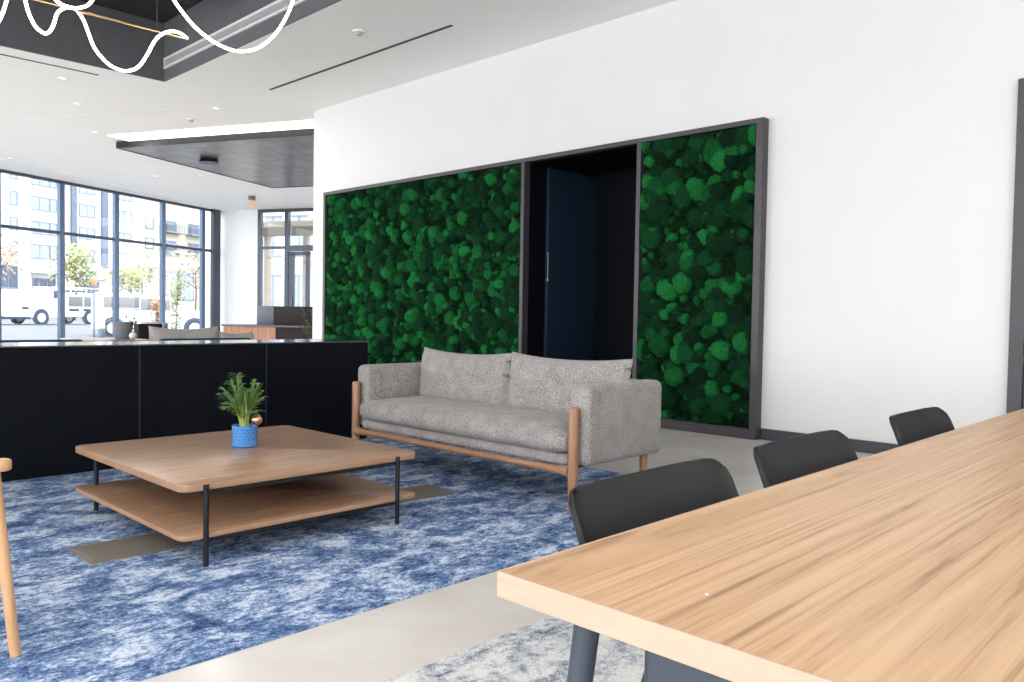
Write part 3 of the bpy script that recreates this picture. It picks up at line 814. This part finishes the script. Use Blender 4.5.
# low wooden side table with pot
t = thing('side_table', 'wooden side table between the two navy sofas', 'side table', (2.95, 8.5, 0))
b = BM(); box(b, -.36, .26, -.45, .30, .825, .85, .006); obj('table_top', b, 'oak_coffee', t)
for x, y in ((-.3, -.38), (.2, -.38), (-.3, .24), (.2, .24)):
    b = BM(); cyl(b, (x, y, 0), (x, y, .825), .015, n=12); obj('leg', b, 'black', t)
t = thing('planter', 'blue-grey planter bowl with a wooden band and a thin leafy twig by the window', 'potted plant', (3.08, 8.5, .851))
b = BM(); lathe(b, [(0, 0), (.065, 0), (.075, .02), (.092, .10), (.098, .165), (.092, .168), (.085, .11), (0, .11)], 32); obj('bowl', b, 'stone', t)
b = BM(); lathe(b, [(.0935, .098), (.097, .10), (.098, .112), (.0945, .113)], 32); obj('band', b, 'oak_rail', t)
b = BM(); b2 = BM(); rg = random.Random(11)
for k in range(7):
    a = rg.uniform(-1.4, .9); L = rg.uniform(.10, .2)
    p0 = Vector((.03, 0, .11)); pts = [p0+Vector((math.cos(a)*L*q*.8, .03*q*(k-3), L*q-.08*q*q)) for q in (0, .33, .66, 1)]
    sweep(b, pts, .003, 6)
    for p in pts[1:]:
        for s in (-1, 1):
            blade(b2, p, Vector((rg.uniform(-1, 1), rg.uniform(-1, 1), rg.uniform(-.6, .6))), .035, .009)
for k in range(24): blade(b2, Vector((.07+rg.uniform(-.02, .05), rg.uniform(-.1, -.05), rg.uniform(.05, .17))), Vector((rg.uniform(-1, 1), rg.uniform(-1, 0), rg.uniform(-.4, .4))), .035, .009)
obj('twig', b, 'bark', t); obj('foliage', b2, 'leaf_dark', t)
b = BM(); bmesh.ops.create_uvsphere(b, u_segments=20, v_segments=12, radius=.035, matrix=Matrix.Translation((0, 0, .035)))
o = obj('decor_ball', b, 'white_metal'); o.location = (3.09, 8.26, .85); tag(o, 'small white ball beside the planter bowl', 'ornament')
t = thing('armchair', 'dark armchair back with a thin metal arm behind the wooden side table', 'chair', (3.66, 9.4, 0), R(12))
b = BM(); box(b, -.12, .18, -.05, .05, .40, .985, .01); obj('backrest', b, 'desk_box', t)
b = BM(); box(b, -.12, .18, .05, .5, .36, .44, .01); obj('seat', b, 'desk_box', t)
b = BM(); box(b, .235, .25, -.05, .45, .0, 1.0, .003); box(b, .18, .24, -.03, .03, .4, .42); box(b, -.10, -.085, -.03, .45, 0, .38); obj('frame', b, 'steel_blue', t)

# reception desk
DM = W(-4.47, -5.53)
t = thing('reception_desk', 'wood-panelled reception desk with grey counter, far behind the black cabinet', 'desk', W(-4.83, -4.49, 0), TH)
b = BM()
for k in range(13): box(b, -.02, .02, -1.53+.118*k, -1.53+.118*(k+1)-.003, .0, .765, .002, 1)
box(b, .0, 1.1, -.02, .0, 0, .765)
obj('wood_front', b, 'desk_wood', t, False)
b = BM(); box(b, .0, 1.1, -2.9, -1.54, 0, .765); box(b, .02, 1.1, -1.54, -.02, 0, .76); obj('dark_body', b, 'desk_box', t, False)
b = BM(); box(b, -.06, 1.15, -2.95, .04, .765, .81, .004); obj('counter_top', b, 'desk_grey', t)
t = thing('counter_cabinet', 'dark brown box unit with a blue-grey side standing on the reception counter', 'cabinet', W(-4.6, -5.30, .811), TH)
b = BM(); box(b, 0, .5, -2.2, -.50, 0, .47, .004); obj('front_box', b, 'desk_box', t)
b = BM(); box(b, -.01, .5, -.50, 0, 0, .47, .004); obj('side_panel', b, 'desk_side', t)
t = thing('floor_plant', 'leafy plant in a black pot beside the reception desk, at the wall end', 'potted plant', (8.9, 14.2, 0))
b = BM(); lathe(b, [(0, 0), (.17, 0), (.21, .5), (.20, .5), (.19, .44), (0, .44)], 28); obj('pot', b, 'black', t)
b = BM(); b2 = BM(); rg = random.Random(21)
for k in range(26):
    a = rg.uniform(0, 2*PI); L = rg.uniform(.35, .8); o_ = rg.uniform(.15, .42)
    pts = [Vector((math.cos(a)*o_*q**1.2, math.sin(a)*o_*q**1.2, .44+L*q)) for q in (0, .25, .5, .75, 1)]
    sweep(b, pts, .005, 5)
    for i, p in enumerate(pts[1:]):
        for m_ in range(4): blade(b2, p, Vector((rg.uniform(-1, 1), rg.uniform(-1, 1), rg.uniform(-.3, .6))), .09, .022)
obj('stems', b, 'bark', t); obj('foliage', b2, 'leaf_dark', t)

# ------------------------------------------------------------------ outside
b = BM()
prof = [(.1, -.02), (8, -.02), (18, .18), (90, .25)]
for (v0, z0), (v1, z1) in zip(prof, prof[1:]):
    vs = [b.verts.new(W(u, v, z)) for u, v, z in ((-30, v0, z0), (120, v0, z0), (120, v1, z1), (-30, v1, z1))]
    b.faces.new(vs)
vs = [b.verts.new(W(u, v, z)) for u, v, z in ((.8, -40, -.02), (120, -40, -.02), (120, .1, -.02), (.8, .1, -.02))]; b.faces.new(vs)
o = struct('ground_outside', b, 'road'); o.name = 'ground'
b = BM(); box(b, -20, 110, 52, 60, .15, .35, mat=WM); struct('sidewalk', b, 'side_walk')

def wheel(bm_t, bm_r, u, v, z, r):
    cyl(bm_t, (u, v-.12, z), (u, v+.12, z), r, n=28); cyl(bm_r, (u, v-.14, z), (u, v+.14, z), r*.66, n=24)
def vehicle(name, label, cat, u0, v0, z0, prof, width, wheels, windows, extra=None, turn=0):
    t = thing(name, label, cat, W(u0, v0, z0), TH+turn)
    b = BM()
    lo = [b.verts.new((x, 0, z)) for x, z in prof]; f = b.faces.new(lo)
    r = bmesh.ops.extrude_face_region(b, geom=[f])
    for g in r['geom']:
        if isinstance(g, bmesh.types.BMVert): g.co.y = width
    bmesh.ops.bevel(b, geom=[e for e in b.edges if abs(e.verts[0].co.y-e.verts[1].co.y) < 1e-5], offset=.05, segments=2, affect='EDGES', profile=.5)
    obj('body', b, 'truck', t)
    for (x, r_) in wheels:
        for y in (.10, width-.10):
            bt = BM(); br = BM(); wheel(bt, br, 0, 0, 0, r_)
            w = obj('wheel', bt, 'rubber', t); w.location = (x, y, r_)
            obj('hub', br, 'white_metal', w)
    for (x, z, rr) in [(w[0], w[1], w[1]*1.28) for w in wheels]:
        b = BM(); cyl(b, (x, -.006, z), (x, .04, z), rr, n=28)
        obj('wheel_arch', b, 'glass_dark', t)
    for k, (x0, x1, za, zb, mt, nm) in enumerate(windows):
        b = BM(); box(b, x0, x1, -.02, .03, za, zb, .01); obj(nm, b, mt, t)
    if extra: extra(t)
    return t
def rack(t):
    b = BM()
    for x in (3.9, 5.0, 6.1, 7.2): box(b, x, x+.06, .1, .16, 1.7, 2.15); box(b, x, x+.06, 1.6, 1.66, 1.7, 2.15)
    for y in (.1, 1.6): cyl(b, (3.8, y, 2.15), (7.3, y, 2.15), .035, n=8)
    obj('ladder_rack', b, 'white_metal', t)
    b = BM()
    for k in range(9): cyl(b, (3.9+k*.36, .3, 1.95), (4.1+k*.36, 1.2, 2.0), .07, n=10)
    obj('tool_load', b, 'pane_dark', t)
    b = BM()
    for k in range(6): bmesh.ops.create_icosphere(b, subdivisions=2, radius=.2, matrix=Matrix.Translation((.5+k*.22, .9, 1.5)))
vehicle('work_truck', 'white work truck with a loaded rack parked across the street', 'truck', 9.6, 22, .20,
    [(0, .5), (0, 1.40), (.3, 1.55), (2.0, 1.62), (2.9, 1.68), (3.4, 2.05), (4.3, 2.08), (4.5, 1.72), (7.0, 1.68), (7.0, .5), (3.5, .38), (1.2, .38)], 1.9,
    [(2.95, .39), (6.3, .39)],
    [(4.75, 5.75, 1.05, 1.65, 'truck_grey', 'side_box'), (5.85, 6.85, 1.05, 1.65, 'truck_grey', 'side_box'), (4.8, 5.5, .78, .92, 'pane_dark', 'slot_vent'), (5.8, 6.4, .78, .92, 'pane_dark', 'slot_vent'),
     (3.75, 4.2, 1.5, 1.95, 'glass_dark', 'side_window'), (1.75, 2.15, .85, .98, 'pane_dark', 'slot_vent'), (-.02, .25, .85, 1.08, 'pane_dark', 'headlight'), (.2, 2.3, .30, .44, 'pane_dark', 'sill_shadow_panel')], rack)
vehicle('box_van', 'white van with grey side panels parked nearer on the right of the sign post', 'van', 3.9, 9, .0,
    [(0, .30), (0, 1.70), (.15, 1.82), (2.6, 1.72), (3.3, 1.60), (3.9, 1.15), (4.7, .95), (4.75, .35), (3.0, .28)], 1.8,
    [(.72, .36), (3.9, .36)],
    [(.35, 1.7, 1.20, 1.66, 'truck_grey', 'side_panel'), (1.75, 2.9, 1.16, 1.60, 'truck_grey', 'side_panel'), (.3, 2.9, 1.12, 1.15, 'pane_dark', 'trim_line'), (1.2, 3.3, .22, .31, 'glass_dark', 'sill_panel')], None, R(-40))
# bollard and sign post
t = thing('bollard', 'white round-topped bollard outside by the sign post', 'bollard', W(-.50, 4, -.02))
b = BM(); lathe(b, [(0, 0), (.12, 0), (.12, .72), (.11, .82), (.07, .89), (0, .92)], 24); obj('post', b, 'white_metal', t)
b = BM(); lathe(b, [(.122, .10), (.124, .11), (.124, .5), (.122, .51)], 24); obj('band', b, 'stone', t)
t = thing('sign_post', 'thin metal post with a small orange tip outside the window', 'sign post', W(1.09, 6, -.02))
b = BM(); cyl(b, (0, 0, 0), (0, 0, 2.05), .03, n=12); obj('pole', b, 'steel_blue', t)
b = BM(); box(b, -.09, .09, -.01, .01, 2.0, 2.25, .005); obj('sign_plate', b, 'orange', t)
t = thing('bench', 'white slatted bench outside beside the bollard', 'bench', W(.1, 3.2, -.02), TH)
b = BM()
for y in (0, .14, .28): box(b, -.35, .55, y, y+.11, .42, .46, .005)
obj('seat_slats', b, 'white_metal', t)
for x in (-.25, .45):
    b = BM(); box(b, x-.02, x+.02, 0, .39, 0, .42); obj('leg', b, 'stone', t)

def tree(label, u, v, z0, zc, rx, rz, mat, n, seed, leaf=.22, cat='tree', name='street_tree', trunk=.09):
    rg = random.Random(seed); t = thing(name, label, cat, W(u, v, z0))
    b = BM(); h = zc-z0
    sweep(b, [(0, 0, 0), (.05*rx, 0, h*.5), (0, 0, h)], [trunk, trunk*.8, trunk*.5], 8)
    for k in range(9):
        a = rg.uniform(0, 2*PI); q = rg.uniform(.55, .95)
        sweep(b, [(0, 0, h*q), (math.cos(a)*rx*.35, math.sin(a)*rx*.35, h*q+rz*.25), (math.cos(a)*rx*.75, math.sin(a)*rx*.75, h*q+rz*.55)], [trunk*.4, trunk*.3, trunk*.1], 6)
    obj('trunk', b, 'bark', t)
    b = BM()
    cl = [(rg.gauss(0, rx*.42), rg.gauss(0, rx*.42), rg.gauss(h, rz*.45), rg.uniform(.18, .38)) for _ in range(26)]
    for k in range(n):
        c = rg.choice(cl); s = rx*c[3]
        p = Vector((c[0]+rg.gauss(0, s), c[1]+rg.gauss(0, s), c[2]+rg.gauss(0, s*rz/rx)))
        if (p.x/rx)**2+(p.y/rx)**2+((p.z-h)/rz)**2 > 1.3: continue
        d1 = Vector((rg.uniform(-1, 1), rg.uniform(-1, 1), rg.uniform(-1, 1))).normalized(); d2 = d1.orthogonal().normalized()
        q = leaf*rg.uniform(.6, 1.2)
        vs = [b.verts.new(p+d1*q), b.verts.new(p+d2*q*.45), b.verts.new(p-d1*q), b.verts.new(p-d2*q*.45)]
        b.faces.new(vs)
    obj('foliage', b, mat, t, False)
tree('round yellow-green street tree behind the work truck', 26.6, 35, .2, 4.5, 1.8, 1.7, 'tree_green', 900, 1)
tree('low yellow-green street tree between the two middle mullions', 32.2, 35, .2, 3.7, 2.0, 1.3, 'tree_green', 700, 2)
tree('sparse autumn tree at the far left window', 20.2, 35, .2, 5.0, 1.6, 2.4, 'tree_orange', 420, 3)
tree('pale bare-looking tree right of centre outside the windows', 36.5, 38, .2, 4.6, 2.0, 2.0, 'tree_pale', 600, 4)
tree('pale green tree seen beside the corner column', 40.0, 35, .2, 5.0, 2.4, 1.9, 'tree_pale', 650, 5)
tree('narrow upright shrub with orange and green leaves outside the window', 2.98, 4, 0, 1.55, .33, 1.15, 'tree_green', 800, 6, .075, 'shrub', 'columnar_shrub', .03)
tree('narrow orange shrub close to the third mullion outside', 2.02, 4, 0, 1.15, .24, .75, 'tree_orange', 500, 7, .07, 'shrub', 'columnar_shrub', .03)

# buildings across the street (v = 60)
def building(name, label, u0, u1, v, depth, zt, mat, wins, strips=(), extra=None):
    t = thing(name, label, 'building', W(u0, v, .2), TH)
    b = BM(); box(b, 0, u1-u0, 0, depth, 0, zt-.2); obj('walls', b, mat, t, False)
    for (a, c, z0, z1, m_) in strips:
        b = BM(); box(b, a-u0, c-u0, -.25, 0, z0-.2, z1-.2); obj('cladding_strip', b, m_, t, False)
    for (a, c, z0, z1, m_) in wins:
        b = BM(); x0, x1, y0, y1 = a-u0, c-u0, z0-.2, z1-.2
        box(b, x0-.12, x1+.12, -.06, -.001, y1, y1+.12); box(b, x0-.12, x1+.12, -.10, -.001, y0-.12, y0)
        box(b, x0-.12, x0, -.06, -.001, y0, y1); box(b, x1, x1+.12, -.06, -.001, y0, y1)
        nmu = max(1, int((x1-x0)/.8))
        for k in range(1, nmu): box(b, x0+(x1-x0)*k/nmu-.04, x0+(x1-x0)*k/nmu+.04, -.05, -.001, y0, y1)
        w = obj('window', b, 'stone', t, False)
        b = BM(); box(b, x0, x1, -.02, -.001, y0, y1); obj('pane', b, m_, w, False)
    if extra: extra(t, u0)
    return t
rows = [(11.9, 13.2), (9.3, 10.5), (6.6, 8.0), (14.6, 15.9)]
wA = [(40.3, 41.0, z0, z1, 'pane_blue') for z0, z1 in rows]+[(36.5, 37.6, z0, z1, 'pane_blue') for z0, z1 in rows]+[(38.9, 41.0, 3.2, 5.4, 'pane_dark')]
building('apartment_building', 'plain white building with small windows at the far left of the street', 34, 42.6, 58.8, 12, 19, 'facade', wA)
wB = [(43.6, 45.9, z0, z1, 'pane_blue') for z0, z1 in rows]+[(46.1, 46.8, z0, z1, 'pane_blue') for z0, z1 in rows]+[(50.0, 52.0, z0, z1, 'pane_blue') for z0, z1 in rows]
wB += [(43.9, 44.4, 2.6, 4.3, 'pane_dark'), (44.7, 46.6, 2.7, 4.3, 'pane_dark'), (50.0, 52.2, 4.9, 5.5, 'pane_dark')]
wB += [(55.4, 57.6, z0, z1, 'pane_blue') for z0, z1 in rows]+[(50.0, 52.6, 3.2, 4.2, 'pane_dark')]
def ledge(t, u0):
    b = BM(); box(b, 42.7-u0, 48.2-u0, -1.2, 0, 4.7, 4.9); box(b, 49-u0, 54-u0, -1.2, 0, 4.4, 4.55); obj('canopy', b, 'facade', t, False)
building('apartment_building', 'white apartment building with dark vertical strips behind the work truck', 42.6, 59.8, 60, 14, 19, 'facade', wB,
         [(48.7, 49.4, 7.4, 15.4, 'facade_grey'), (53.0, 53.9, 6.0, 15.4, 'facade_grey')], ledge)
wC = [(62.2, 63.4, z0, z1, 'pane_blue') for z0, z1 in rows[:2]]+[(65.6, 67.6, z0, z1, 'pane_dark') for z0, z1 in rows[:2]]+[(70, 72, z0, z1, 'pane_dark') for z0, z1 in rows[:2]]+[(61.5, 63.5, 3.0, 5.6, 'pane_dark'), (66, 71, 2.6, 6.2, 'pane_blue')]
def balc(t, u0):
    for a, c in ((65.0, 68.2), (69.4, 73)):
        for z in (8.8, 11.5):
            b = BM(); box(b, a-u0, c-u0, -1.1, 0, z-.15, z)
            nn = int((c-a)/.3)
            for k in range(nn+1): box(b, a-u0+k*.3, a-u0+k*.3+.05, -1.1, -1.04, z, z+.9)
            box(b, a-u0, c-u0, -1.12, -1.02, z+.9, z+1.0)
            obj('balcony', b, 'stone', t, False)
building('apartment_building', 'beige balcony building seen beside the corner column', 60.4, 80, 62, 14, 17, 'facade_beige', wC,
         [(60.6, 64.0, .2, 6.5, 'facade'), (64.0, 80, 6.6, 8.2, 'facade')], balc)
# building seen through the glazed doors: facade faces -u
t = thing('apartment_building', 'pale building seen through the glazed doors beside the moss wall', 'building', W(18.0, -12, 0), TH)
b = BM(); box(b, 0, 8, 0, 25.3, 0, 12); obj('walls', b, 'facade', t, False)
for k in range(14):
    for z in (1.0, 4.4, 7.8):
        b = BM(); y = 1+k*1.75
        box(b, -.08, 0, y-.1, y+1.1, z-.1, z); box(b, -.08, 0, y-.1, y+1.1, z+2.2, z+2.3); box(b, -.06, 0, y+.46, y+.54, z, z+2.2)
        w = obj('window', b, 'stone', t, False)
        b = BM(); box(b, -.03, 0, y, y+1.0, z, z+2.2); obj('pane', b, 'pane_blue', w, False)
b = BM(); bar(1.2, 4.0, -8, .9, 3.95, 4.15); bar(3.8, 4.0, -1.2, -1.0, -.02, 3.95); bar(3.8, 4.0, .5, .7, -.02, 3.95)
tag(obj('entrance_canopy', b, 'facade_beige', None, False), 'flat beige canopy outside above the glazed doors', 'canopy')

# ------------------------------------------------------------------ light
wd = bpy.data.worlds.new('world'); SC.world = wd; wd.use_nodes = True
nt = wd.node_tree; nt.nodes.clear()
o_ = nt.nodes.new('ShaderNodeOutputWorld'); bg = nt.nodes.new('ShaderNodeBackground')
tc = nt.nodes.new('ShaderNodeTexCoord'); sp = nt.nodes.new('ShaderNodeSeparateXYZ')
rp = ramp(nt, [(0.0, (1.12, 1.13, 1.15, 1)), (.5, (1, 1, 1, 1)), (1.0, (.82, .91, 1.0, 1))])
mr = nt.nodes.new('ShaderNodeMapRange'); mr.inputs[1].default_value = -1; mr.inputs[2].default_value = 1
nt.links.new(tc.outputs['Generated'], sp.inputs[0]); nt.links.new(sp.outputs[2], mr.inputs[0]); nt.links.new(mr.outputs[0], rp.inputs[0])
nt.links.new(rp.outputs[0], bg.inputs[0]); bg.inputs[1].default_value = 6.4
nt.links.new(bg.outputs[0], o_.inputs[0])
def area(name, loc, rot, sx, sy, power, col=(1, 1, 1), portal=False):
    l = bpy.data.lights.new(name, 'AREA'); l.shape = 'RECTANGLE'; l.size = sx; l.size_y = sy; l.energy = power; l.color = col
    if portal: l.cycles.is_portal = True
    o = bpy.data.objects.new(name, l); COL.objects.link(o); o.location = loc; o.rotation_euler = rot
    return o
# sky portals in the window openings
p = W(-11.3, -.1, 2.2); area('daylight_street_windows', p, (R(-90), 0, TH), 22.6, 4.2, 0, portal=True)
area('daylight_left_windows', (-8.65, 3.2, 2.2), (R(90), 0, R(-90)), 24, 4.0, 0, portal=True)
area('daylight_back_windows', (-5.6, -8.65, 2.1), (R(90), 0, 0), 6.2, 4.0, 0, portal=True)
# unseen area fills added below the ceiling for brightness, then beams of the downlights
LAMP = 1.0
for i, (x, y) in enumerate([(4.0, -3.0), (-2.6, 1), (-2.6, 5), (-2.6, 9), (2.0, -3.5), (0.4, 2.4)]):
    l = area('ceiling_fill', (x, y, ZC-.02), (0, 0, 0), 1.0, 1.0, (40 if i > 4 else 45)*LAMP, (1, .98, .95))
for x, y, _l in dls:
    l = bpy.data.lights.new('downlight_beam', 'AREA'); l.shape = 'DISK'; l.size = .09; l.energy = 25*LAMP; l.color = (1, .95, .88)
    o = bpy.data.objects.new('downlight_beam', l); COL.objects.link(o); o.location = (x, y, ZC-.012)

vs_ = SC.view_settings
SC.display_settings.display_device = 'sRGB'
vs_.view_transform = 'Standard'; vs_.look = 'None'; vs_.gamma = 1; vs_.use_curve_mapping = False; vs_.exposure = 0.0
SC.cycles.use_denoising = True
SC.cycles.max_bounces = 10; SC.cycles.diffuse_bounces = 6; SC.cycles.glossy_bounces = 4; SC.cycles.transparent_max_bounces = 12
SC.cycles.sample_clamp_indirect = 8
SC.cycles.caustics_reflective = False; SC.cycles.caustics_refractive = False
